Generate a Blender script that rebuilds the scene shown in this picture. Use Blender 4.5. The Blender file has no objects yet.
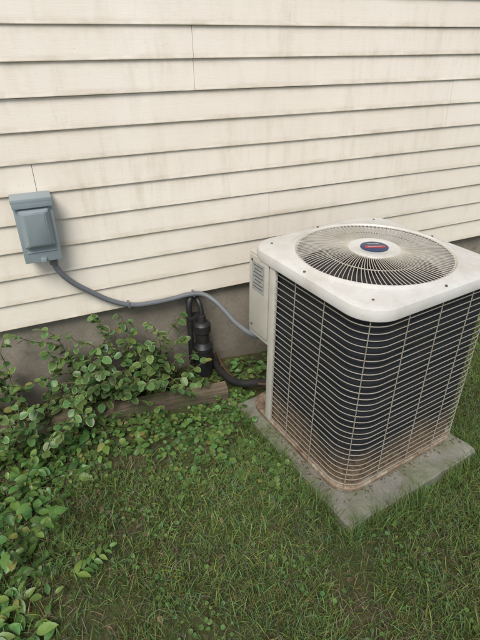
import bpy, bmesh, math, random
import numpy as np
from mathutils import Vector, Matrix, noise
random.seed(7); rng=np.random.default_rng(11)
S=bpy.context.scene
col=S.collection
# ------------------------------------------------------------------ helpers
def newmat(name):
    m=bpy.data.materials.new(name); m.use_nodes=True
    nt=m.node_tree; b=nt.nodes['Principled BSDF']
    return m,nt,b
def N(nt,t,**k):
    n=nt.nodes.new(t)
    for a,v in k.items():
        setattr(n,a,v)
    return n
def L(nt,a,b): nt.links.new(a,b)
def coord(nt,scale=(1,1,1),kind='Object'):
    tc=N(nt,'ShaderNodeTexCoord'); mp=N(nt,'ShaderNodeMapping'); mp.inputs['Scale'].default_value=scale
    L(nt,tc.outputs[kind],mp.inputs['Vector']); return mp.outputs['Vector']
def noi(nt,vec,scale,detail=4,rough=.55):
    n=N(nt,'ShaderNodeTexNoise'); n.inputs['Scale'].default_value=scale; n.inputs['Detail'].default_value=detail; n.inputs['Roughness'].default_value=rough
    L(nt,vec,n.inputs['Vector']); return n.outputs['Fac']
def ramp(nt,fac,stops):
    r=N(nt,'ShaderNodeValToRGB'); cr=r.color_ramp
    while len(cr.elements)<len(stops): cr.elements.new(.5)
    for e,(p,c) in zip(cr.elements,stops):
        e.position=p; e.color=(*c,1) if len(c)==3 else c
    L(nt,fac,r.inputs['Fac']); return r.outputs['Color']
def mix(nt,fac,a,b,mode='MIX'):
    m=N(nt,'ShaderNodeMix',data_type='RGBA',blend_type=mode)
    if isinstance(fac,(int,float)): m.inputs[0].default_value=fac
    else: L(nt,fac,m.inputs[0])
    for s,v in ((6,a),(7,b)):
        if isinstance(v,tuple): m.inputs[s].default_value=(*v,1)
        else: L(nt,v,m.inputs[s])
    return m.outputs[2]
def bump(nt,b,h,strength=.3,dist=.01):
    n=N(nt,'ShaderNodeBump'); n.inputs['Strength'].default_value=strength; n.inputs['Distance'].default_value=dist
    L(nt,h,n.inputs['Height']); L(nt,n.outputs['Normal'],b.inputs['Normal'])
def empty(name,loc=(0,0,0),rz=0):
    e=bpy.data.objects.new(name,None); col.objects.link(e); e.location=loc; e.rotation_euler=(0,0,rz); return e
def mesh_obj(name,verts,faces,mat=None,parent=None,smooth=False):
    me=bpy.data.meshes.new(name)
    me.from_pydata([tuple(v) for v in verts],[],faces); me.update()
    if smooth: me.shade_smooth()
    ob=bpy.data.objects.new(name,me); col.objects.link(ob)
    if mat: me.materials.append(mat)
    if parent: ob.parent=parent
    return ob
def bm_obj(name,bm,mat=None,parent=None,smooth=False):
    bmesh.ops.recalc_face_normals(bm,faces=bm.faces[:])
    me=bpy.data.meshes.new(name); bm.to_mesh(me); bm.free()
    if smooth:
        me.shade_smooth()
        try: me.set_sharp_from_angle(angle=math.radians(35))
        except Exception: pass
    ob=bpy.data.objects.new(name,me); col.objects.link(ob)
    if mat: me.materials.append(mat)
    if parent: ob.parent=parent
    return ob
def box(name,c,s,mat,parent=None,bev=.003,rot=0,seg=2):
    bm=bmesh.new(); bmesh.ops.create_cube(bm,size=1)
    for v in bm.verts: v.co=Vector((v.co.x*s[0],v.co.y*s[1],v.co.z*s[2]))
    if bev: bmesh.ops.bevel(bm,geom=bm.edges[:],offset=bev,segments=seg,affect='EDGES',profile=.6)
    M=Matrix.Translation(c)@Matrix.Rotation(rot,4,'Z'); bmesh.ops.transform(bm,matrix=M,verts=bm.verts)
    return bm_obj(name,bm,mat,parent,True)
def lathe(name,prof,c,mat,parent=None,seg=32,axis='Z'):
    bm=bmesh.new(); rings=[]
    for r,z in prof:
        rings.append([bm.verts.new((r*math.cos(2*math.pi*i/seg),r*math.sin(2*math.pi*i/seg),z)) for i in range(seg)])
    for a,b in zip(rings,rings[1:]):
        for i in range(seg): bm.faces.new((a[i],a[(i+1)%seg],b[(i+1)%seg],b[i]))
    bm.faces.new(rings[0][::-1]); bm.faces.new(rings[-1])
    M=Matrix.Translation(c)
    if axis=='-X': M=M@Matrix.Rotation(-math.pi/2,4,'Y')
    bmesh.ops.transform(bm,matrix=M,verts=bm.verts)
    return bm_obj(name,bm,mat,parent,True)
def tubes(name,paths,r,mat,parent=None,smooth=False,res=2,cyclic=False):
    cu=bpy.data.curves.new(name,'CURVE'); cu.dimensions='3D'; cu.bevel_depth=r; cu.bevel_resolution=res; cu.use_fill_caps=True
    cu.resolution_u=8
    for p in paths:
        if smooth:
            sp=cu.splines.new('BEZIER'); sp.bezier_points.add(len(p)-1)
            for q,bp in zip(p,sp.bezier_points):
                bp.co=q; bp.handle_left_type='AUTO'; bp.handle_right_type='AUTO'
        else:
            sp=cu.splines.new('POLY'); sp.points.add(len(p)-1)
            for q,bp in zip(p,sp.points): bp.co=(*q,1)
            sp.use_cyclic_u=cyclic
    ob=bpy.data.objects.new(name,cu); col.objects.link(ob); cu.materials.append(mat)
    if parent: ob.parent=parent
    return ob
def ground_h(x,y):
    x=np.asarray(x,float); y=np.asarray(y,float)
    h=.010*np.sin(3.1*x+1.3*y+.5)+.008*np.sin(5.3*y-2.2*x+1)+.005*np.sin(9.7*x+6*y)+.004*np.sin(13*y-8*x)
    d=np.clip((y+.55)/.5,0,1)
    return h+.03*d

# ------------------------------------------------------------------ materials
def siding_mat():
    m,nt,b=newmat('siding_vinyl')
    v=coord(nt); vs=coord(nt,(1,1,.13))
    big=noi(nt,v,1.3,5,.6); st=noi(nt,vs,26,5,.65)
    c=ramp(nt,big,[(.3,(.72,.65,.565)),(.7,(.80,.74,.665))])
    sm=ramp(nt,st,[(.47,(0,0,0)),(.72,(1,1,1))])
    bm_=ramp(nt,noi(nt,v,2.4,6,.65),[(.42,(0,0,0)),(.66,(1,1,1))])
    f=mix(nt,1.0,sm,bm_,'MULTIPLY')
    f2=mix(nt,1.0,f,(.48,.48,.48),'MULTIPLY')
    c=mix(nt,f2,c,(.46,.39,.28))
    sx=N(nt,'ShaderNodeSeparateXYZ'); L(nt,v,sx.inputs[0])
    mr=N(nt,'ShaderNodeMapRange'); mr.inputs['From Min'].default_value=1.4; mr.inputs['From Max'].default_value=.5; mr.inputs['To Max'].default_value=.45
    L(nt,sx.outputs['Z'],mr.inputs['Value'])
    g=N(nt,'ShaderNodeMath',operation='MULTIPLY'); L(nt,mr.outputs[0],g.inputs[0]); L(nt,noi(nt,v,9,6,.7),g.inputs[1])
    c=mix(nt,g.outputs[0],c,(.50,.455,.33))
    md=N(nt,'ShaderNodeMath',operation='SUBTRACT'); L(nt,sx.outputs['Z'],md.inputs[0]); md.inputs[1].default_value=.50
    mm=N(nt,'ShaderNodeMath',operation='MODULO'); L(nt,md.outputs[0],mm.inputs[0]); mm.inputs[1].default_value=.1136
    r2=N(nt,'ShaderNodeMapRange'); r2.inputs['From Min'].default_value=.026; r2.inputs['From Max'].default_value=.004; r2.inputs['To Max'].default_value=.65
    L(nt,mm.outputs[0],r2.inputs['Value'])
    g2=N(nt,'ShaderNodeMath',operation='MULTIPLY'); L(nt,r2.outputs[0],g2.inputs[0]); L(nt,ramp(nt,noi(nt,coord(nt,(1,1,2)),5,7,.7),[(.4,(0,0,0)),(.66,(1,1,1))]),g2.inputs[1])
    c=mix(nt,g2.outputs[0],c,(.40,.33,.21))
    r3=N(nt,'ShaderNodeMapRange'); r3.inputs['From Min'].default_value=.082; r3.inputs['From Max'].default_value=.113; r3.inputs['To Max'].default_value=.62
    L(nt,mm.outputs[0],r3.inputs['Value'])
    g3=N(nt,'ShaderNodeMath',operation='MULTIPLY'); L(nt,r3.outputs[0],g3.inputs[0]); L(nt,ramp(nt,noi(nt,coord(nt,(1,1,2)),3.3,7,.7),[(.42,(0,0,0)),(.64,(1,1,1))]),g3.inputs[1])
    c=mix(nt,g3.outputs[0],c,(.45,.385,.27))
    sp=ramp(nt,noi(nt,v,140,3,.6),[(.66,(0,0,0)),(.74,(.45,.45,.45))])
    c=mix(nt,sp,c,(.36,.31,.22))
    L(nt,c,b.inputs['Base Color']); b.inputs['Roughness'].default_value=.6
    b.inputs['Specular IOR Level'].default_value=.3
    bump(nt,b,noi(nt,coord(nt,(1,1,9)),22,4,.6),.12,.004)
    return m
def concrete_mat(name,c1,c2,moss=0,scale=1):
    m,nt,b=newmat(name); v=coord(nt)
    c=ramp(nt,noi(nt,v,4*scale,8,.65),[(.3,c1),(.7,c2)])
    c=mix(nt,ramp(nt,noi(nt,v,120*scale,3,.7),[(.35,(.5,.5,.5)),(.6,(1,1,1))]),mix(nt,.45,c,(.05,.05,.045)),c)
    if moss:
        f=ramp(nt,noi(nt,v,5,6,.7),[(.42,(0,0,0)),(.64,(.7,.7,.7))])
        c=mix(nt,f,c,(.09,.11,.04))
    f=ramp(nt,noi(nt,v,11,7,.75),[(.53,(0,0,0)),(.67,(.6,.6,.6))])
    c=mix(nt,f,c,(.085,.07,.045))
    if not moss:
        sx=N(nt,'ShaderNodeSeparateXYZ'); L(nt,v,sx.inputs[0])
        mr=N(nt,'ShaderNodeMapRange'); mr.inputs['From Min'].default_value=.36; mr.inputs['From Max'].default_value=.02; mr.inputs['To Max'].default_value=.9; L(nt,sx.outputs['Z'],mr.inputs['Value'])
        g=N(nt,'ShaderNodeMath',operation='MULTIPLY'); L(nt,mr.outputs[0],g.inputs[0]); L(nt,noi(nt,v,6,7,.7),g.inputs[1])
        c=mix(nt,g.outputs[0],c,(.09,.07,.042))
    L(nt,c,b.inputs['Base Color']); b.inputs['Roughness'].default_value=.9
    bump(nt,b,noi(nt,v,90*scale,6,.7),.6,.004); return m
def paint_mat(name,c,rough=.45,dirt=(.3,.26,.2),amt=.3,metal=0,sc=6):
    m,nt,b=newmat(name); v=coord(nt)
    f=ramp(nt,noi(nt,v,sc,7,.7),[(.42,(0,0,0)),(.75,(amt,amt,amt))])
    cc=mix(nt,f,c,dirt)
    f=ramp(nt,noi(nt,v,150,2,.6),[(.66,(0,0,0)),(.72,(amt,amt,amt))])
    cc=mix(nt,f,cc,dirt)
    L(nt,cc,b.inputs['Base Color']); b.inputs['Roughness'].default_value=rough; b.inputs['Metallic'].default_value=metal
    bump(nt,b,noi(nt,v,220,3,.6),.08,.001)
    return m
def attr_mat(name,rough=.5,trans=.25,spec=.35):
    m,nt,b=newmat(name)
    a=N(nt,'ShaderNodeAttribute'); a.attribute_name='Col'
    v=coord(nt)
    c=mix(nt,.35,a.outputs['Color'],ramp(nt,noi(nt,v,160,2,.6),[(.3,(.35,.35,.35)),(.7,(1,1,1))]),'MULTIPLY')
    L(nt,c,b.inputs['Base Color']); b.inputs['Roughness'].default_value=rough; b.inputs['Specular IOR Level'].default_value=spec
    t=N(nt,'ShaderNodeBsdfTranslucent'); L(nt,mix(nt,1.0,c,(1,1,.55),'MULTIPLY'),t.inputs['Color'])
    ms=N(nt,'ShaderNodeMixShader'); ms.inputs[0].default_value=trans
    out=nt.nodes['Material Output']; L(nt,b.outputs[0],ms.inputs[1]); L(nt,t.outputs[0],ms.inputs[2]); L(nt,ms.outputs[0],out.inputs['Surface'])
    return m
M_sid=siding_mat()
M_found=concrete_mat('foundation_concrete',(.18,.155,.12),(.31,.275,.22),0)
M_pad=concrete_mat('pad_concrete',(.15,.142,.12),(.275,.26,.225),1,1)
M_cap=paint_mat('cap_paint',(.54,.53,.50),.38,(.30,.255,.19),.5)
M_body=paint_mat('cabinet_paint',(.48,.465,.41),.45,(.28,.23,.17),.45)
M_wire=paint_mat('guard_wire_paint',(.28,.265,.225),.45,(.18,.12,.07),.6,sc=14)
M_gr=paint_mat('grille_wire_paint',(.46,.425,.36),.4,(.25,.2,.14),.5,sc=14)
M_black=paint_mat('black_plastic',(.012,.012,.013),.5,(.06,.05,.04),.4)
M_dark=paint_mat('dark_interior',(.02,.021,.024),.7,(.07,.06,.05),.5)
M_grey=paint_mat('grey_box_paint',(.23,.275,.295),.42,(.20,.2,.18),.3,sc=9)
M_cond=paint_mat('conduit_pvc',(.13,.14,.155),.5,(.11,.10,.08),.5,sc=14)
M_blade=paint_mat('fan_blade_metal',(.16,.16,.15),.45,(.1,.08,.06),.5,.3)
M_label=paint_mat('label_foil',(.33,.33,.32),.5,(.12,.12,.12),.6,sc=60)
M_red=paint_mat('badge_red',(.35,.03,.035),.35,(.2,.1,.1),.1)
M_navy=paint_mat('badge_navy',(.022,.035,.09),.35,(.1,.1,.1),.1)
M_screw=paint_mat('screw_steel',(.10,.09,.08),.4,(.1,.05,.02),.5,.4)
M_copper=paint_mat('copper',(.14,.075,.045),.6,(.06,.06,.05),.6,.4)
def coil_mat():
    m,nt,b=newmat('coil_fins'); v=coord(nt)
    w=N(nt,'ShaderNodeTexWave',wave_type='BANDS',bands_direction='Z'); w.inputs['Scale'].default_value=14; w.inputs['Distortion'].default_value=.3; L(nt,v,w.inputs['Vector'])
    c=mix(nt,w.outputs['Fac'],(.007,.008,.012),(.019,.022,.030))
    c=mix(nt,ramp(nt,noi(nt,v,7,6,.7),[(.55,(0,0,0)),(.8,(.5,.5,.5))]),c,(.06,.05,.035))
    sx=N(nt,'ShaderNodeSeparateXYZ'); L(nt,v,sx.inputs[0])
    # soil and leaf debris packed low in the fins, with a ragged upper edge
    add=N(nt,'ShaderNodeMath',operation='MULTIPLY_ADD'); L(nt,noi(nt,coord(nt,(1,1,.5)),9,7,.75),add.inputs[0]); add.inputs[1].default_value=-.32; L(nt,sx.outputs['Z'],add.inputs[2])
    mr=N(nt,'ShaderNodeMapRange'); mr.inputs['From Min'].default_value=.06; mr.inputs['From Max'].default_value=-.08; mr.inputs['To Max'].default_value=.9; L(nt,add.outputs[0],mr.inputs['Value'])
    c=mix(nt,mr.outputs[0],c,mix(nt,ramp(nt,noi(nt,v,55,5,.75),[(.35,(0,0,0)),(.65,(1,1,1))]),(.05,.03,.016),(.23,.16,.10)))
    L(nt,c,b.inputs['Base Color']); b.inputs['Roughness'].default_value=.6
    wx=noi(nt,coord(nt,(1,1,.01)),420,1,.5); bump(nt,b,wx,.6,.004); return m
M_coil=coil_mat()
def rust_mat():
    m,nt,b=newmat('rusty_base_paint'); v=coord(nt)
    c=ramp(nt,noi(nt,v,14,8,.75),[(.36,(.34,.31,.25)),(.46,(.23,.175,.12)),(.62,(.10,.06,.035))])
    L(nt,c,b.inputs['Base Color']); b.inputs['Roughness'].default_value=.75; bump(nt,b,noi(nt,v,90,5,.7),.4,.002); return m
M_rust=rust_mat()
def wood_mat():
    m,nt,b=newmat('weathered_timber'); v=coord(nt,(1.2,14,14))
    c=ramp(nt,noi(nt,v,5,7,.7),[(.3,(.045,.034,.022)),(.55,(.13,.10,.065)),(.75,(.20,.16,.11))])
    c=mix(nt,ramp(nt,noi(nt,coord(nt),9,5,.7),[(.5,(0,0,0)),(.65,(.7,.7,.7))]),c,(.05,.07,.02))
    L(nt,c,b.inputs['Base Color']); b.inputs['Roughness'].default_value=.9; bump(nt,b,noi(nt,v,12,5,.7),.8,.006); return m
M_wood=wood_mat()
def soil_mat():
    m,nt,b=newmat('soil_and_turf'); v=coord(nt)
    c=ramp(nt,noi(nt,v,30,8,.75),[(.28,(.03,.023,.014)),(.5,(.09,.07,.042)),(.72,(.18,.14,.09))])
    g=ramp(nt,noi(nt,v,14,7,.75),[(.3,(.045,.06,.022)),(.7,(.11,.125,.05))])
    f=ramp(nt,noi(nt,v,3.2,6,.7),[(.38,(0,0,0)),(.58,(1,1,1))])
    c=mix(nt,f,c,g)
    L(nt,c,b.inputs['Base Color']); b.inputs['Roughness'].default_value=1; b.inputs['Specular IOR Level'].default_value=.1
    bump(nt,b,noi(nt,v,70,6,.8),1,.012); return m
M_soil=soil_mat()
M_leaf=attr_mat('leaf_green',.42,.28,.45)
M_vleaf=attr_mat('leaf_variegated',.4,.2)
M_grass=attr_mat('grass_blade',.55,.32,.3)
M_stem=paint_mat('vine_stem',(.10,.075,.04),.8,(.05,.06,.02),.6)

# ------------------------------------------------------------------ ground
gx=np.concatenate([-np.geomspace(40,2.6,26),np.linspace(-2.5,2.8,150),np.geomspace(2.9,40,26)])
gy=np.concatenate([-np.geomspace(40,2.6,26),np.linspace(-2.5,.3,95),np.geomspace(.4,30,14)])
X,Y=np.meshgrid(gx,gy); Z=ground_h(X,Y)+rng.normal(0,.0025,X.shape)
nv=X.shape[1]; V=np.stack([X.ravel(),Y.ravel(),Z.ravel()],1)
F=[(j*nv+i,j*nv+i+1,(j+1)*nv+i+1,(j+1)*nv+i) for j in range(X.shape[0]-1) for i in range(nv-1)]
mesh_obj('ground',V,F,M_soil,smooth=True)

# ------------------------------------------------------------------ house
house=empty('vinyl_siding_house')
Z0=.50; CH=.1136; XL,XR=-6.0,8.0
def siding_panel(x0,x1,z0,off):
    prof=[]
    for k in range(2):
        zb=z0+k*CH
        prof+=[(-.003,zb+.0005),(-.0105,zb+.0005),(-.0122,zb+.002),(-.0122,zb+.0045),(-.0112,zb+.012),(-.0070,zb+CH*.55),(-.0035,zb+CH-.0005)]
    n=max(2,int((x1-x0)/.06)); vs=[];fs=[]
    ph=random.uniform(0,9)
    for i in range(n+1):
        x=x0+(x1-x0)*i/n
        for j,(y,z) in enumerate(prof):
            w=.0016*math.sin(x*2.3+ph+z*3)+.0014*noise.noise((x*1.7,z*4,ph))
            dz=.0030*noise.noise((x*.9,z0*7,3.3))
            vs.append((x,y+w*.5+off,z+dz))
    m=len(prof)
    for i in range(n):
        for j in range(m-1): fs.append((i*m+j,(i+1)*m+j,(i+1)*m+j+1,i*m+j+1))
    for e in (0,n):
        o=len(vs); 
        for j in range(m): p=vs[e*m+j]; vs.append((p[0],p[1]+.006,p[2]))
        for j in range(m-1): fs.append((e*m+j,e*m+j+1,o+j+1,o+j))
    return vs,fs
seams={0:1.53,1:1.075,2:.05,3:2.117,4:.72,5:-.4}
AV=[];AF=[]
for k in range(12):
    z0=Z0+k*2*CH; sx=seams.get(k,random.uniform(-1.5,2.5))
    xs=[sx+3.66*i for i in range(-4,5)]
    xs=[x for x in xs if XL<x<XR]; xs=[XL]+xs+[XR]
    for i,(a,b_) in enumerate(zip(xs,xs[1:])):
        v,f=siding_panel(a+(.0009 if i else 0),b_-.0009,z0,-.0010*(i%2)-.0006)
        o=len(AV); AV+=v; AF+=[tuple(q+o for q in t) for t in f]
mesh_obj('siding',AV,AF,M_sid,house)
box('sheathing',((XL+XR)/2,4.02,Z0+1.37),(XR-XL,8.0,2.70),M_dark,house,bev=0)
box('foundation',((XL+XR)/2,4.03,.05),(XR-XL-.02,8.0,.92),M_found,house,bev=0)
box('starter_strip',((XL+XR)/2,.006,Z0+.006),(XR-XL,.016,.016),M_sid,house,bev=0)
rv=[(XL-.3,-.02,3.24),(XR+.3,-.02,3.24),(XR+.3,8.3,3.24),(XL-.3,8.3,3.24),(XL-.3,4.1,5.0),(XR+.3,4.1,5.0)]
mesh_obj('roof',rv,[(0,1,5,4),(2,3,4,5),(0,4,3),(1,2,5),(0,3,2,1)],M_dark,house)

# ------------------------------------------------------------------ concrete pad
PR=math.radians(7); PX,PY=1.150,-.735; PHX,PHY=.368,.405
pad=box('concrete_pad',(0,0,0),(2*PHX,2*PHY,.14),M_pad,None,bev=0)
bm=bmesh.new(); bm.from_mesh(pad.data)
bmesh.ops.subdivide_edges(bm,edges=[e for e in bm.edges if e.calc_length()>.5],cuts=40,use_grid_fill=True)
bmesh.ops.bevel(bm,geom=[e for e in bm.edges if e.is_manifold and e.calc_face_angle()>1.2],offset=.008,segments=2,affect='EDGES')
for v in bm.verts:
    e=1 if (abs(v.co.x)>PHX-.02 or abs(v.co.y)>PHY-.02) else .25
    v.co+=Vector((noise.noise(v.co*13),noise.noise(v.co*13+Vector((7,0,0))),noise.noise(v.co*15+Vector((0,9,0)))))*.007*e
bm.to_mesh(pad.data); bm.free()
pad.location=(PX,PY,-.018); pad.rotation_euler=(0,0,PR)
ptop=.0525
# ------------------------------------------------------------------ AC unit
W=.680; H=.835
ac=empty('air_conditioner_condenser',(1.172,-.692,ptop),PR)
def rrect(hw,r,n=10):
    pts=[]
    for cx,cy,a0 in ((hw-r,hw-r,0),(-(hw-r),hw-r,90),(-(hw-r),-(hw-r),180),(hw-r,-(hw-r),270)):
        for i in range(n+1):
            a=math.radians(a0+90*i/n); pts.append((cx+r*math.cos(a),cy+r*math.sin(a)))
    return pts
NO=.165
def open_path(inset,r=.10,n=10,notch=NO):
    hw=W/2-inset; r2=r-inset*.5
    p=[(-hw,hw-notch)]
    for cx,cy,a0 in ((-(hw-r2),-(hw-r2),180),(hw-r2,-(hw-r2),270),(hw-r2,hw-r2,0)):
        for i in range(n+1):
            a=math.radians(a0+90*i/n); p.append((cx+r2*math.cos(a),cy+r2*math.sin(a)))
    p.append((-(hw-notch),hw)); return p
p=open_path(.014); zs=[.035,H-.03]
vs=[(x,y,z) for z in zs for x,y in p]; n=len(p)
mesh_obj('coil',vs,[(i,i+1,n+i+1,n+i) for i in range(n-1)],M_coil,ac,smooth=True)
hw=W/2
inner=[(-hw+.012,hw-NO-.005),(-hw+NO-.02,hw-NO+.01),(-hw+NO+.005,hw-.012)]
vs=[(x,y,z) for z in (.02,H-.03) for x,y in inner]
mesh_obj('service_panel',vs,[(0,1,4,3),(1,2,5,4)],M_body,ac)
def loft(name,rings,mat,close_first=False,close_last=False,parent=ac):
    bm=bmesh.new(); R=[[bm.verts.new(v) for v in r] for r in rings]; n=len(R[0])
    for a,b_ in zip(R,R[1:]):
        for i in range(n): bm.faces.new((a[i],a[(i+1)%n],b_[(i+1)%n],b_[i]))
    if close_first: bm.faces.new(R[0][::-1])
    if close_last: bm.faces.new(R[-1])
    return bm_obj(name,bm,mat,parent,True)
def ring(hw,r,z): return [(x,y,z) for x,y in rrect(hw,r)]
loft('base_pan',[ring(hw-.02,.09,.003),ring(hw+.002,.10,.006),ring(hw+.004,.10,.024),ring(hw-.001,.10,.028),ring(hw-.02,.09,.028)],M_rust,True,True)
nr=28
paths=[]
for i in range(nr):
    z=.046+(H-.115)*i/(nr-1); a=random.uniform(0,9)
    paths.append([(x,y,z+.0014*math.sin(a+x*9+y*7)) for x,y in open_path(-.002)])
tubes('guard_wires_horizontal',paths,.0018,M_wire,ac,res=1)
vp=[]
def vert(x,y,ox,oy): vp.append([(x+ox*.004,y+oy*.004,.03),(x+ox*.004,y+oy*.004,H-.03)])
for t in (-.13,.03): vert(-hw,t,-1,0)
for t in (-.17,-.01,.15): vert(t,-hw,0,-1)
for t in (-.17,-.01,.15): vert(hw,t,1,0)
for t in (-.07,.07,.20): vert(t,hw,0,1)
q=hw-.10+.10*.7071+.004
vert(-q+.001,-q+.001,0,0); vert(q,-q,0,0); vert(q,q,0,0)
tubes('guard_wires_vertical',vp,.0020,M_wire,ac,res=1)
box('post_left',(-hw-.001,hw-NO-.005,H/2+.005),(.016,.034,H-.05),M_body,ac,.003)
box('post_rear',(-hw+NO+.005,hw+.001,H/2+.005),(.034,.016,H-.05),M_body,ac,.003)
box('control_box',(-hw+NO/2-.007,hw-NO/2+.005,H-.03-.195),(NO-.006,NO-.012,.39),M_body,ac,.008,seg=3)
box('control_box_cover',(-hw-.0085,hw-NO/2+.003,H-.035-.18),(.008,NO-.032,.35),M_body,ac,.003)
box('rating_label',(-hw-.0133,hw-NO/2+.003,H-.125),(.0015,.085,.125),M_label,ac,0)
for k in range(7): box('label_line',(-hw-.0146,hw-NO/2+.003,H-.075-.016*k),(.0012,.066-.02*(k%3==1),.0025),M_screw,ac,0)
for zz in (H-.06,H-.36): lathe('cover_screw',[(.005,0),(.005,.003),(.002,.005)],(-hw-.0125,hw-.035,zz),M_screw,ac,10,'-X')
CW=hw+.014; CR=.115
def rrect_dense(hw_,r):
    base=rrect(hw_,r,14); out=[]
    m=len(base)
    for i in range(m):
        a=base[i]; b_=base[(i+1)%m]; d=math.dist(a,b_)
        k=8 if d>.1 else 1
        for j in range(k): out.append((a[0]+(b_[0]-a[0])*j/k,a[1]+(b_[1]-a[1])*j/k))
    return out
def D(hw_,r,z): return [(x,y,z) for x,y in rrect_dense(hw_,r)]
def C(r,z): return [(r*math.cos(math.atan2(y,x)),r*math.sin(math.atan2(y,x)),z) for x,y in rrect_dense(CW,CR)]
RO=.298
loft('top_cap',[D(CW-.006,CR,H-.046),D(CW,CR,H-.046),D(CW+.001,CR,H-.040),D(CW-.001,CR,H-.020),D(CW-.005,CR-.004,H-.009),D(CW-.014,CR-.01,H-.003),D(CW-.028,CR-.02,H),
   C(RO+.026,H+.001),C(RO+.018,H+.004),C(RO+.012,H+.009),C(RO+.004,H+.010),C(RO-.002,H+.006),C(RO-.006,H-.004),C(RO-.008,H-.05),C(RO-.02,H-.09)],M_cap)
lathe('fan_shroud',[(RO-.03,.10),(RO-.025,.12),(RO-.022,H-.08)],(0,0,0),M_dark,ac,48)
lathe('fan_motor',[(.07,H-.28),(.075,H-.27),(.075,H-.12),(.05,H-.10),(.012,H-.10),(.012,H-.055)],(0,0,0),M_dark,ac,32)
bm=bmesh.new()
for k in range(4):
    a0=k*math.pi/2+.4
    g=[]
    for i in range(8):
        rr=.05+.22*i/7; row=[]
        for j in range(6):
            a=a0+(j/5-.5)*(.95-.25*i/7)+.25*i/7
            row.append(bm.verts.new((rr*math.cos(a),rr*math.sin(a),H-.115+.05*(j/5-.5))))
        g.append(row)
    for i in range(7):
        for j in range(5): bm.faces.new((g[i][j],g[i+1][j],g[i+1][j+1],g[i][j+1]))
bm_obj('fan_blades',bm,M_blade,ac,True)
paths=[]
NW=110
for k in range(NW):
    a0=2*math.pi*k/NW+random.uniform(-.006,.006); pth=[]
    for i in range(10):
        t=i/9; rr=.070+(RO-.070-.001)*t
        a=a0+.26*(t**.8)
        pth.append((rr*math.cos(a),rr*math.sin(a),H+.020-.016*t*t))
    paths.append(pth)
tubes('grille_radial_wires',paths,.0014,M_gr,ac,res=1)
paths=[]
for rr,zz in ((.085,.0165),(.19,.0105),(.292,.003)):
    paths.append([(rr*math.cos(2*math.pi*i/72),rr*math.sin(2*math.pi*i/72),H+zz) for i in range(72)])
tubes('grille_rings',paths,.0021,M_gr,ac,res=1,cyclic=True)
lathe('grille_hub',[(.02,H+.012),(.099,H+.012),(.101,H+.017),(.097,H+.0215),(.078,H+.024),(.071,H+.0215),(.02,H+.0215)],(0,0,0),M_cap,ac,48)
def oval(name,a,b_,z0,z1,mat,rot=0,cx=0,cy=0):
    bm=bmesh.new(); n=40
    r=[[bm.verts.new((a*s*math.cos(2*math.pi*i/n),b_*s*math.sin(2*math.pi*i/n),z)) for i in range(n)] for s,z in ((1,z0),(1,z1-.001),(.96,z1))]
    for p_,q_ in zip(r,r[1:]):
        for i in range(n): bm.faces.new((p_[i],p_[(i+1)%n],q_[(i+1)%n],q_[i]))
    bm.faces.new(r[-1])
    bmesh.ops.transform(bm,matrix=Matrix.Translation((cx,cy,0))@Matrix.Rotation(rot,4,'Z'),verts=bm.verts)
    return bm_obj(name,bm,mat,ac,True)
br=math.radians(-28)
oval('badge_plate',.053,.050,H+.0205,H+.026,M_navy,br)
cb,sb=math.cos(br),math.sin(br)
box('badge_stripe',(.008*sb,-.008*cb,H+.0268),(.078,.020,.0016),M_red,ac,.0005,br)
box('badge_lettering',(.007*sb,-.007*cb,H+.0279),(.055,.004,.0012),M_label,ac,.0002,br)
box('badge_pale_strip',(-.022*sb,.022*cb,H+.0268),(.045,.006,.0012),M_label,ac,.0002,br)  # pale strip on the badge plate, beside the red stripe
for x,y in ((-.30,-.30),(.30,-.30),(.30,.30),(-.30,.30),(0,-.333),(-.333,0),(0,.333),(.333,0)):
    s=.93 if abs(x)>.01 and abs(y)>.01 else 1.0
    lathe('cap_screw',[(.0048,H-.002),(.0048,H+.002),(.003,H+.0035)],(x*s,y*s,0),M_screw,ac,12)
tubes('liquid_line',[[(-hw+.10,hw-.12,.13),(-hw+.07,hw-.07,.125),(-hw+.05,hw-.01,.10)]],.006,M_copper,ac,True)
lathe('suction_valve',[(.014,0),(.016,.01),(.016,.05),(.011,.06)],(-hw+.09,hw-.10,.10),M_screw,ac,14)
lineset=empty('refrigerant_line')
tubes('insulated_suction_line',[[(.95,-.48,.16),(.90,-.42,.155),(.85,-.35,.12),(.79,-.27,.085),(.76,-.16,.07),(.75,-.05,.08),(.75,.03,.10)]],.019,M_black,lineset,True,4)
tubes('liquid_line_copper',[[(.94,-.44,.12),(.90,-.37,.09),(.85,-.28,.05),(.80,-.14,.045),(.79,.03,.08)]],.005,M_copper,lineset,True,3)

# ------------------------------------------------------------------ disconnect box
db=empty('electrical_disconnect_box',(.020,-.014,.945))
box('enclosure',(0,-.036,-.005),(.125,.070,.235),M_grey,db,.004)
box('top_hood',(0,-.045,.125),(.148,.094,.018),M_grey,db,.004)
box('hood_lip',(0,-.0885,.113),(.144,.006,.030),M_grey,db,.002)
box('cover_plate',(0,-.0735,-.010),(.140,.006,.232),M_grey,db,.002)
bm=bmesh.new()
def rect(w,h,y,cz=0): return [bm.verts.new(v) for v in ((-w,y,cz-h),(w,y,cz-h),(w,y,cz+h),(-w,y,cz+h))]
R=[rect(.058,.078,-.076,.016),rect(.050,.070,-.096,.014),rect(.036,.060,-.106,.020)]
for a,b_ in zip(R,R[1:]):
    for i in range(4): bm.faces.new((a[i],a[(i+1)%4],b_[(i+1)%4],b_[i]))
bm.faces.new(R[-1]); bmesh.ops.bevel(bm,geom=bm.edges[:],offset=.003,segments=2,affect='EDGES')
bm_obj('raised_cover',bm,M_grey,db,True)
box('hasp',(0,-.082,-.117),(.022,.014,.018),M_grey,db,.003)
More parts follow.
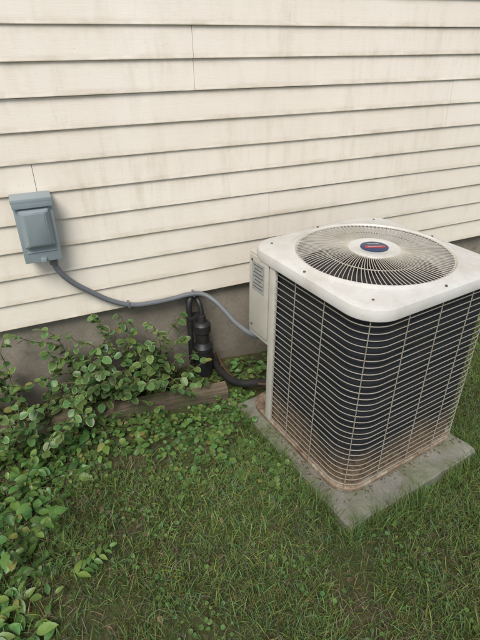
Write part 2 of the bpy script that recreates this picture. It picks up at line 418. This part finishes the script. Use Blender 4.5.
box('lower_cover_rib',(0,-.078,-.082),(.110,.004,.004),M_grey,db,.001)
lathe('conduit_connector',[(.017,0),(.017,.018),(.021,.020),(.021,.034),(.016,.038)],(.035,-.036,-.158),M_cond,db,20)
cond=empty('electrical_conduit')
cp=[(.055,-.050,.80),(.062,-.050,.765),(.10,-.043,.70),(.18,-.034,.622),(.27,-.030,.552),(.36,-.030,.512),(.46,-.030,.502),(.56,-.030,.503),(.64,-.033,.509),(.70,-.045,.503),(.745,-.085,.478),(.775,-.16,.445),(.80,-.25,.415),(.85,-.36,.40),(.93,-.44,.41)]
tubes('flexible_conduit',[cp],.0120,M_cond,cond,True,5)
for x,z in ((.34,.520),(.66,.508)):
    box('strap',(x,-.028,z),(.010,.030,.030),M_cond,cond,.003)

# ------------------------------------------------------------------ black utility pipe
dp=empty('drain_pipe')
lathe('lower_body',[(.047,-.05),(.047,.19),(.052,.195),(.052,.215),(.040,.23),(.034,.24)],(.685,-.062,0),M_black,dp,28)
lathe('neck',[(.034,.23),(.034,.30),(.044,.305),(.044,.345),(.036,.355),(.024,.36),(.020,.395),(.010,.40)],(.685,-.062,0),M_black,dp,28)
tubes('side_pipe',[[(.630,-.036,.10),(.630,-.036,.40),(.632,-.034,.46),(.645,-.02,.485),(.65,.03,.49)]],.015,M_black,dp,True,4)
tubes('top_hose',[[(.685,-.062,.38),(.685,-.055,.43),(.68,-.035,.465),(.675,.03,.475)]],.013,M_black,dp,True,4)
box('pipe_strap',(.652,-.03,.38),(.075,.05,.018),M_black,dp,.003)

# ------------------------------------------------------------------ landscape timber
bm=bmesh.new(); bmesh.ops.create_cube(bm,size=1)
for v in bm.verts: v.co=Vector((v.co.x*1.15,v.co.y*.075,v.co.z*.10))
bmesh.ops.subdivide_edges(bm,edges=[e for e in bm.edges if abs((e.verts[0].co-e.verts[1].co).x)>.5],cuts=24)
bmesh.ops.bevel(bm,geom=[e for e in bm.edges if abs((e.verts[0].co-e.verts[1].co).x)>.01],offset=.008,segments=2,affect='EDGES')
for v in bm.verts: v.co+=Vector((0,noise.noise(v.co*9)*.006,noise.noise(v.co*11+Vector((5,5,5)))*.007))
tb=bm_obj('landscape_timber',bm,M_wood,None,True); tb.location=(.16,-.185,.038); tb.rotation_euler=(math.radians(4),0,math.radians(-8))

# ------------------------------------------------------------------ foliage
def scatter(name,T,faces,P,yaw,pitch,roll,sc,colr,mat,parent=None):
    n=len(P);k=len(T)
    cy,sy=np.cos(yaw),np.sin(yaw); cp,sp=np.cos(pitch),np.sin(pitch); cr,sr=np.cos(roll),np.sin(roll)
    x=T[None,:,0]*sc[:,None];y=T[None,:,1]*sc[:,None];z=T[None,:,2]*sc[:,None]
    x1=x*cr[:,None]+z*sr[:,None]; z1=-x*sr[:,None]+z*cr[:,None]
    y2=y*cp[:,None]-z1*sp[:,None]; z2=y*sp[:,None]+z1*cp[:,None]
    x3=x1*cy[:,None]-y2*sy[:,None]; y3=x1*sy[:,None]+y2*cy[:,None]
    V=np.stack([x3,y3,z2],2)+P[:,None,:]
    return finish(name,V.reshape(-1,3),faces,n,k,colr,mat,parent)
def finish(name,V,faces,n,k,colr,mat,parent):
    me=bpy.data.meshes.new(name)
    sizes=np.array([len(f) for f in faces]); flat=np.concatenate([np.array(f) for f in faces])
    loops=(flat[None,:]+(np.arange(n)*k)[:,None]).ravel().astype(np.int32)
    st=np.tile(sizes,n); starts=np.concatenate([[0],np.cumsum(st)[:-1]]).astype(np.int32)
    me.vertices.add(len(V)); me.vertices.foreach_set('co',V.astype(np.float32).ravel())
    me.loops.add(len(loops)); me.loops.foreach_set('vertex_index',loops)
    me.polygons.add(len(st)); me.polygons.foreach_set('loop_start',starts); me.polygons.foreach_set('loop_total',st.astype(np.int32))
    me.update(calc_edges=True); me.validate()
    a=me.attributes.new('Col','FLOAT_COLOR','POINT')
    c=np.ones((len(V),4),np.float32); c[:,:3]=colr.reshape(-1,3); a.data.foreach_set('color',c.ravel())
    me.shade_smooth(); me.materials.append(mat)
    ob=bpy.data.objects.new(name,me); col.objects.link(ob)
    if parent: ob.parent=parent
    return ob
def leaf_template(w=.32,widths=(.62,1.0,.85,.45),ts=(.15,.40,.65,.86),fold=.25,bend=.25):
    xs=(-1,-.6,0,.6,1); V=[(0,0,0)];edge=[0]
    for t,wd in zip(ts,widths):
        for q in xs:
            V.append((q*w*wd,t,abs(q*w*wd)*fold-bend*t*t)); edge.append(1 if abs(q)==1 else 0)
    V.append((0,1,-bend)); edge.append(1)
    F=[]
    for j in range(4): F.append((0,2+j,1+j))
    for i in range(3):
        for j in range(4):
            a=1+i*5+j; F.append((a,a+1,a+6,a+5))
    last=len(V)-1; b0=1+3*5
    for j in range(4): F.append((b0+j,b0+j+1,last))
    return np.array(V),F,np.array(edge,float)
LT,LF,LE=leaf_template()
RT,RF,RE=leaf_template(.46,(.8,1.05,.95,.62),(.12,.38,.66,.88),.15,.15)
NT,NF,NE=leaf_template(.17,(.7,1.0,.8,.4),fold=.3,bend=.35)
def colors(n,k,base,var=.3,edge=None,E=None,hue=.12):
    br=rng.uniform(1-var,1+var,(n,1,1)); h=rng.uniform(-hue,hue,(n,1))
    c=np.tile(np.array(base)[None,None,:],(n,k,1))*br
    c[:,:,0]*=(1+h*2); c[:,:,2]*=(1-h)
    if edge is not None:
        e=(np.array(edge)[None,None,:]*rng.uniform(.7,1.15,(n,1,1)))
        m=E[None,:,None]*rng.uniform(.1,1,(n,1,1))
        c=c*(1-m)+e*m
    yl=rng.random(n)<.025; c[yl]=c[yl]*.3+np.array((.30,.26,.07))*.7
    return np.clip(c,.004,1)
def grow(starts,length,step,up0,spread,droop,leafstep,tmin=0):
    stems=[];LP=[];LD=[]
    for s in starts:
        p=np.array([s[0],s[1],float(ground_h(s[0],s[1]))-.005]); a=rng.uniform(0,2*math.pi)
        ln=length*s[2]*rng.uniform(.7,1.2); d=np.array([math.cos(a)*spread,math.sin(a)*spread,up0]); d/=np.linalg.norm(d)
        path=[p.copy()]; acc=0; tot=0
        while tot<ln:
            d=d+rng.normal(0,.16,3)+np.array([0,-.0,-droop*step*8]); d/=np.linalg.norm(d)
            p=p+d*step
            g=float(ground_h(p[0],p[1]))+.01
            if p[2]<g: p[2]=g; d[2]=abs(d[2])*.4
            if p[1]>-.035: p[1]=-.035; d[1]=-abs(d[1])*.3
            path.append(p.copy()); tot+=step; acc+=step
            if acc>=leafstep and tot>tmin*ln:
                acc=0
                for sd in (1,-1):
                    if rng.random()<.85:
                        LP.append(p.copy()); LD.append(math.atan2(d[1],d[0])-math.pi/2+sd*rng.uniform(.5,1.3))
        LP.append(p.copy()); LD.append(math.atan2(d[1],d[0])-math.pi/2)
        stems.append(path)
    return stems,np.array(LP),np.array(LD)
def stemtubes(name,stems,r,parent):
    return tubes(name,[[tuple(q) for q in s] for s in stems],r,M_stem,parent,res=0)
wc=empty('variegated_euonymus_vine')
st=[]
for i in range(44): st.append((rng.uniform(-.02,.46),rng.uniform(-.14,-.05),rng.uniform(.45,1.15)))
for i in range(40): st.append((rng.uniform(-.60,.05),rng.uniform(-.28,-.07),rng.uniform(.5,1.2)))
for i in range(14): st.append((rng.uniform(.34,.58),rng.uniform(-.14,-.06),rng.uniform(.3,.55)))
stems,LP,LD=grow(st,.45,.02,1.25,.52,.19,.034,.12)
s2,LP2,LD2=grow([(rng.uniform(.0,.44),rng.uniform(-.09,-.05),rng.uniform(.8,1.15)) for i in range(17)],.46,.02,1.6,.28,.03,.036,.15)
stems+=s2; LP=np.concatenate([LP,LP2]); LD=np.concatenate([LD,LD2])
stemtubes('stems',stems,.0018,wc)
n=len(LP)
scatter('leaves',RT*np.array([.80,1,1]),RF,LP,LD,rng.uniform(-.6,.55,n),rng.uniform(-.6,.6,n),.020+.028*rng.random(n)**.8,
   colors(n,len(RT),(.095,.175,.05),.42,(.38,.43,.20),RE),M_vleaf,wc)
wd=empty('green_weed_plant')
st=[]
for i in range(270):
    x=rng.uniform(-.95,.10); y=rng.uniform(-.90,-.22)
    if x>-.08 and y<-.40 : continue
    if x>-.20 and y<-.60 : continue
    st.append((x,y,rng.uniform(.3,1.25)))
stems,LP,LD=grow(st,.20,.018,.9,.8,.4,.026,.1)
stemtubes('stems',stems,.0013,wd); n=len(LP)
scatter('leaves',LT,LF,LP,LD,rng.uniform(-.6,.5,n),rng.uniform(-.6,.6,n),.018+.042*rng.random(n)**1.3,colors(n,len(LT),(.105,.205,.048),.5),M_leaf,wd)
bl=empty('broadleaf_weed')
PP=[];YY=[];PI=[];SS=[]
for cx,cy,k,s0 in ((-.36,-.98,8,.05),(-.27,-1.06,7,.06),(-.40,-.88,8,.05),(-.45,-1.1,8,.06),(-.30,-.93,7,.045),(-.24,-1.12,5,.055),(-.33,-1.16,7,.06),(-.2,-.98,4,.04),(-.31,-1.0,7,.05),(-.38,-1.05,7,.055)):
    for i in range(k):
        a=2*math.pi*i/k+rng.uniform(-.5,.5); PP.append((cx+.02*math.cos(a),cy+.02*math.sin(a),float(ground_h(cx,cy))+rng.uniform(.01,.06))); YY.append(a-math.pi/2); PI.append(rng.uniform(-.2,.6)); SS.append(s0*rng.uniform(.7,1.25))
for i in range(7):
    t=i/6; bx,by=-.105+.12*t,-.945+.045*t
    for sd in ((1,-1) if i<6 else (0,)):
        PP.append((bx,by,float(ground_h(bx,by))+.045+.01*t)); YY.append(math.atan2(.045,.12)-math.pi/2+sd*.95); PI.append(rng.uniform(-.1,.25)); SS.append(.048*(1-.35*t)*rng.uniform(.8,1.15))
n=len(PP)
scatter('leaves',LT*np.array([.8,1,1]),LF,np.array(PP),np.array(YY)+rng.normal(0,.15,n),np.array(PI),rng.uniform(-.4,.4,n),np.array(SS),colors(n,len(LT),(.13,.24,.06),.35),M_leaf,bl)
gc=empty('ground_cover_ivy')
st=[]
for i in range(640):
    x=rng.uniform(-.25,.86); y=rng.uniform(-.90,-.03)
    lim=-.42-.30*math.exp(-((x-.52)/.22)**2)
    if y<lim+rng.normal(0,.06): continue
    if abs(y-(-.185-.14*(x-.16)))<.045 and x<.74: continue
    st.append((x,y,rng.uniform(.4,1.3)))
for i in range(80): st.append((rng.uniform(.66,.79),rng.uniform(-.95,-.3),rng.uniform(.3,.9)))
stems,LP,LD=grow(st,.13,.015,.6,.8,.6,.020,.0); n=len(LP)
stemtubes('stems',stems,.0009,gc)
scatter('leaves',RT,RF,LP,LD,rng.uniform(-.4,.45,n),rng.uniform(-.45,.45,n),.010+.022*rng.random(n)**1.3,colors(n,len(RT),(.10,.185,.046),.5),M_leaf,gc)
st=[(rng.uniform(1.5,2.6),rng.uniform(-.5,-.04),rng.uniform(.4,1)) for i in range(110)]+[(rng.uniform(.8,1.5),rng.uniform(-.3,-.05),rng.uniform(.3,.6)) for i in range(40)]
stems,LP,LD=grow(st,.16,.018,.9,.7,.4,.026,.1); n=len(LP)
wr=empty('green_weed_plant.001'); stemtubes('stems',stems,.0012,wr)
scatter('leaves',LT,LF,LP,LD,rng.uniform(-.5,.5,n),rng.uniform(-.5,.5,n),rng.uniform(.02,.045,n),colors(n,len(LT),(.10,.19,.05),.4),M_leaf,wr)

# ------------------------------------------------------------------ grass
def blades(name,P,Lh,wd,lean,base,tipc,var=.4,ang=None):
    n=len(P); a=rng.uniform(0,2*math.pi,n) if ang is None else ang; dx,dy=np.cos(a),np.sin(a)
    b=rng.uniform(0,2*math.pi,n); wx,wy=np.cos(b)*wd/2,np.sin(b)*wd/2
    V=np.zeros((n,7,3)); 
    for j,(t,k) in enumerate(((0,1),(.4,.95),(.75,.7))):
        off=lean*Lh*(t**1.7); h=Lh*t*np.sqrt(np.clip(1-(lean*t**.7)**2*.8,.05,1))
        cx=P[:,0]+dx*off; cy=P[:,1]+dy*off; cz=P[:,2]+h
        V[:,2*j]=np.stack([cx-wx*k,cy-wy*k,cz],1); V[:,2*j+1]=np.stack([cx+wx*k,cy+wy*k,cz],1)
    off=lean*Lh; h=Lh*np.sqrt(np.clip(1-lean**2*.8,.04,1))*.97
    V[:,6]=np.stack([P[:,0]+dx*off,P[:,1]+dy*off,P[:,2]+h],1)
    F=[(0,1,3,2),(2,3,5,4),(4,5,6)]
    dr=.5+.5*np.sin(2.3*P[:,0]+4*P[:,1]+1)*np.sin(5*P[:,0]-2.7*P[:,1])
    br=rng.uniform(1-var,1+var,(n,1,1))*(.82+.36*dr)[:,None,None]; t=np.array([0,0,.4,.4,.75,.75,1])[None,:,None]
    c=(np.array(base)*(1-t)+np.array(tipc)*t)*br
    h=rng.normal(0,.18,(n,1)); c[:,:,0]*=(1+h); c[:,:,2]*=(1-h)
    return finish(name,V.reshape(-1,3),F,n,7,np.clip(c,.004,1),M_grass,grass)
grass=empty('grass')
def patch(x,y):
    return .5+.5*np.sin(4.1*x+1.7*y+.6)*np.sin(3.3*y-2.3*x+1.1)+.25*np.sin(11*x+3)*np.sin(9*y+1)
GX=np.array([[noise.noise((i*.055*5.0,j*.055*5.0,2.2))+.5*noise.noise((i*.055*13.0,j*.055*13.0,7.7)) for j in range(60)] for i in range(80)])
def clump(x,y):
    fx=np.clip((x+1.2)/.055,0,77.99); fy=np.clip((y+2.4)/.055,0,57.99)
    i=fx.astype(int); j=fy.astype(int); u=fx-i; v=fy-j
    return GX[i,j]*(1-u)*(1-v)+GX[i+1,j]*u*(1-v)+GX[i,j+1]*(1-u)*v+GX[i+1,j+1]*u*v
def padlocal(x,y):
    dx=x-PX; dy=y-PY
    return dx*math.cos(PR)+dy*math.sin(PR), -dx*math.sin(PR)+dy*math.cos(PR)
def lawn(nn,x0,x1,y0,y1):
    x=rng.uniform(x0,x1,nn); y=rng.uniform(y0,y1,nn)
    lx,ly=padlocal(x,y)
    keep=~((abs(lx)<PHX+.003)&(abs(ly)<PHY+.003))
    edge=-.44-.10*np.sin(3*x+.3)-.16*np.exp(-((x-.52)/.2)**2)
    edge=np.where(x>1.5,-.06,edge)
    keep&=(y<edge+rng.normal(0,.07,nn))
    dens=np.clip(.85+.85*clump(x,y),.42,1)
    dens*=np.where(x<.25,np.clip(.78+(x+.1)*.8,.5,1),1)
    dens=np.where(x>1.0,np.maximum(dens,.8),dens)
    keep&=(rng.random(nn)<dens)
    x=x[keep];y=y[keep]
    return np.stack([x,y,ground_h(x,y)-.004],1)
P=lawn(175000,-1.0,2.7,-2.0,-.05); n=len(P)
right=np.clip((P[:,0]-1.0)/.6,0,1)
hs_=.9+.5*np.clip(clump(P[:,0],P[:,1]),-.4,.5)
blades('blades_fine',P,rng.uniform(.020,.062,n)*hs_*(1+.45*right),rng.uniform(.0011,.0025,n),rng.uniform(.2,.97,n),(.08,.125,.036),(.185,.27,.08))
P=lawn(36000,-1.0,2.7,-2.0,-.05); n=len(P)
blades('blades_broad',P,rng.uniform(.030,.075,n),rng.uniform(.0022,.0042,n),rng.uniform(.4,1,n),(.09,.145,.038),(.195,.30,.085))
P=lawn(38000,-1.0,2.7,-2.0,-.05); n=len(P)
blades('dead_thatch',P,rng.uniform(.02,.065,n),rng.uniform(.001,.0022,n),rng.uniform(.84,1,n),(.22,.185,.115),(.35,.30,.20))
n=15000; x=rng.uniform(-PHX-.05,PHX+.06,n); y=rng.uniform(-PHY-.06,PHY,n)
k=((abs(x)>PHX+.002)|(y<-PHY-.002)); x=x[k];y=y[k]
wxx=PX+x*math.cos(PR)-y*math.sin(PR); wyy=PY+x*math.sin(PR)+y*math.cos(PR)
k=(patch(wxx*2.3,wyy*2.3)>.18)&((wxx>.86)|(wyy<-.9)|(rng.random(len(wxx))<.45)); wxx=wxx[k];wyy=wyy[k]
P=np.stack([wxx,wyy,ground_h(wxx,wyy)-.004],1); n=len(P)
ang=np.arctan2(PY-wyy,PX-wxx)+rng.normal(0,1.0,n)
blades('pad_edge_tufts',P,rng.uniform(.05,.12,n),rng.uniform(.0014,.0030,n),rng.uniform(.3,.85,n),(.08,.125,.035),(.185,.275,.08),ang=ang)
x=rng.uniform(-6,7,70000); y=rng.uniform(-7,-.1,70000); k=~((x>-1)&(x<2.7)&(y>-2)); x=x[k];y=y[k]
P=np.stack([x,y,ground_h(x,y)],1); n=len(P)
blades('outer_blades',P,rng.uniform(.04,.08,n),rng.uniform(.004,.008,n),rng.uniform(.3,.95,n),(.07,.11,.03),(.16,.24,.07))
P=lawn(9000,-.7,2.2,-1.9,-.1); P=P[(clump(P[:,0]+.3,P[:,1]-.2)>.22)|((P[:,1]>-.85)&(P[:,0]<.8))]; n=len(P); P[:,2]+=rng.uniform(.012,.030,n)
scatter('clover_leaves',RT,RF,P,rng.uniform(0,6.28,n),rng.uniform(-.3,.3,n),rng.uniform(-.3,.3,n),rng.uniform(.008,.018,n),colors(n,len(RT),(.11,.20,.055),.4),M_leaf,grass)
n=420; x=rng.uniform(-.8,1.5,n); y=rng.uniform(-1.5,-.04,n)
P=np.stack([x,y,ground_h(x,y)+.008],1)
lx,ly=padlocal(x,y); P=P[~((abs(lx)<PHX+.03)&(abs(ly)<PHY+.03))]; n=len(P)
scatter('leaf_litter',LT,LF,P,rng.uniform(0,6.28,n),rng.uniform(-.3,.3,n),rng.uniform(-.6,.6,n),rng.uniform(.010,.030,n),colors(n,len(LT),(.20,.15,.09),.5),M_leaf,None)
n=150; t=rng.uniform(0,1,n); s=rng.random(n)<.5
lx=np.where(s,-hw-.005-abs(rng.normal(0,.012,n)),-hw+W*t)+.022; ly=np.where(s,-hw+.5*t,-hw-.005-abs(rng.normal(0,.012,n)))+.04
P=np.stack([PX+lx*math.cos(PR)-ly*math.sin(PR),PY+lx*math.sin(PR)+ly*math.cos(PR),np.full(n,ptop+.004)],1)
scatter('leaf_debris',NT,NF,P,rng.uniform(0,6.28,n),rng.uniform(-.2,.3,n),rng.uniform(-.5,.5,n),rng.uniform(.006,.018,n),colors(n,len(NT),(.15,.115,.07),.5),M_leaf,None)

# ------------------------------------------------------------------ light
w=bpy.data.worlds.new('World'); S.world=w; w.use_nodes=True; nt=w.node_tree
el,az=math.radians(52),math.radians(216)
sky=N(nt,'ShaderNodeTexSky',sky_type='NISHITA'); sky.sun_disc=False; sky.sun_elevation=el; sky.sun_rotation=az
hs=N(nt,'ShaderNodeHueSaturation'); hs.inputs['Saturation'].default_value=.5
L(nt,sky.outputs[0],hs.inputs['Color']); L(nt,hs.outputs[0],nt.nodes['Background'].inputs['Color'])
nt.nodes['Background'].inputs['Strength'].default_value=.15
sl=bpy.data.lights.new('sun','SUN'); sl.energy=3.6; sl.angle=math.radians(28); sl.color=(1,.955,.885)
so=bpy.data.objects.new('sun',sl); col.objects.link(so)
d=Vector((math.sin(az)*math.cos(el),math.cos(az)*math.cos(el),math.sin(el)))
so.rotation_euler=d.to_track_quat('Z','Y').to_euler()
# ------------------------------------------------------------------ camera
cam=bpy.data.cameras.new('camera'); co=bpy.data.objects.new('camera',cam); col.objects.link(co)
cam.sensor_fit='VERTICAL'; cam.sensor_height=24; cam.lens=18.0; cam.clip_start=.02; cam.clip_end=300
co.location=(0,-2.04,1.6); co.rotation_euler=(math.radians(59.4),0,math.radians(-24.4))
S.camera=co
S.view_settings.view_transform='Standard'; S.view_settings.look='None'; S.view_settings.exposure=0
print('DONE')
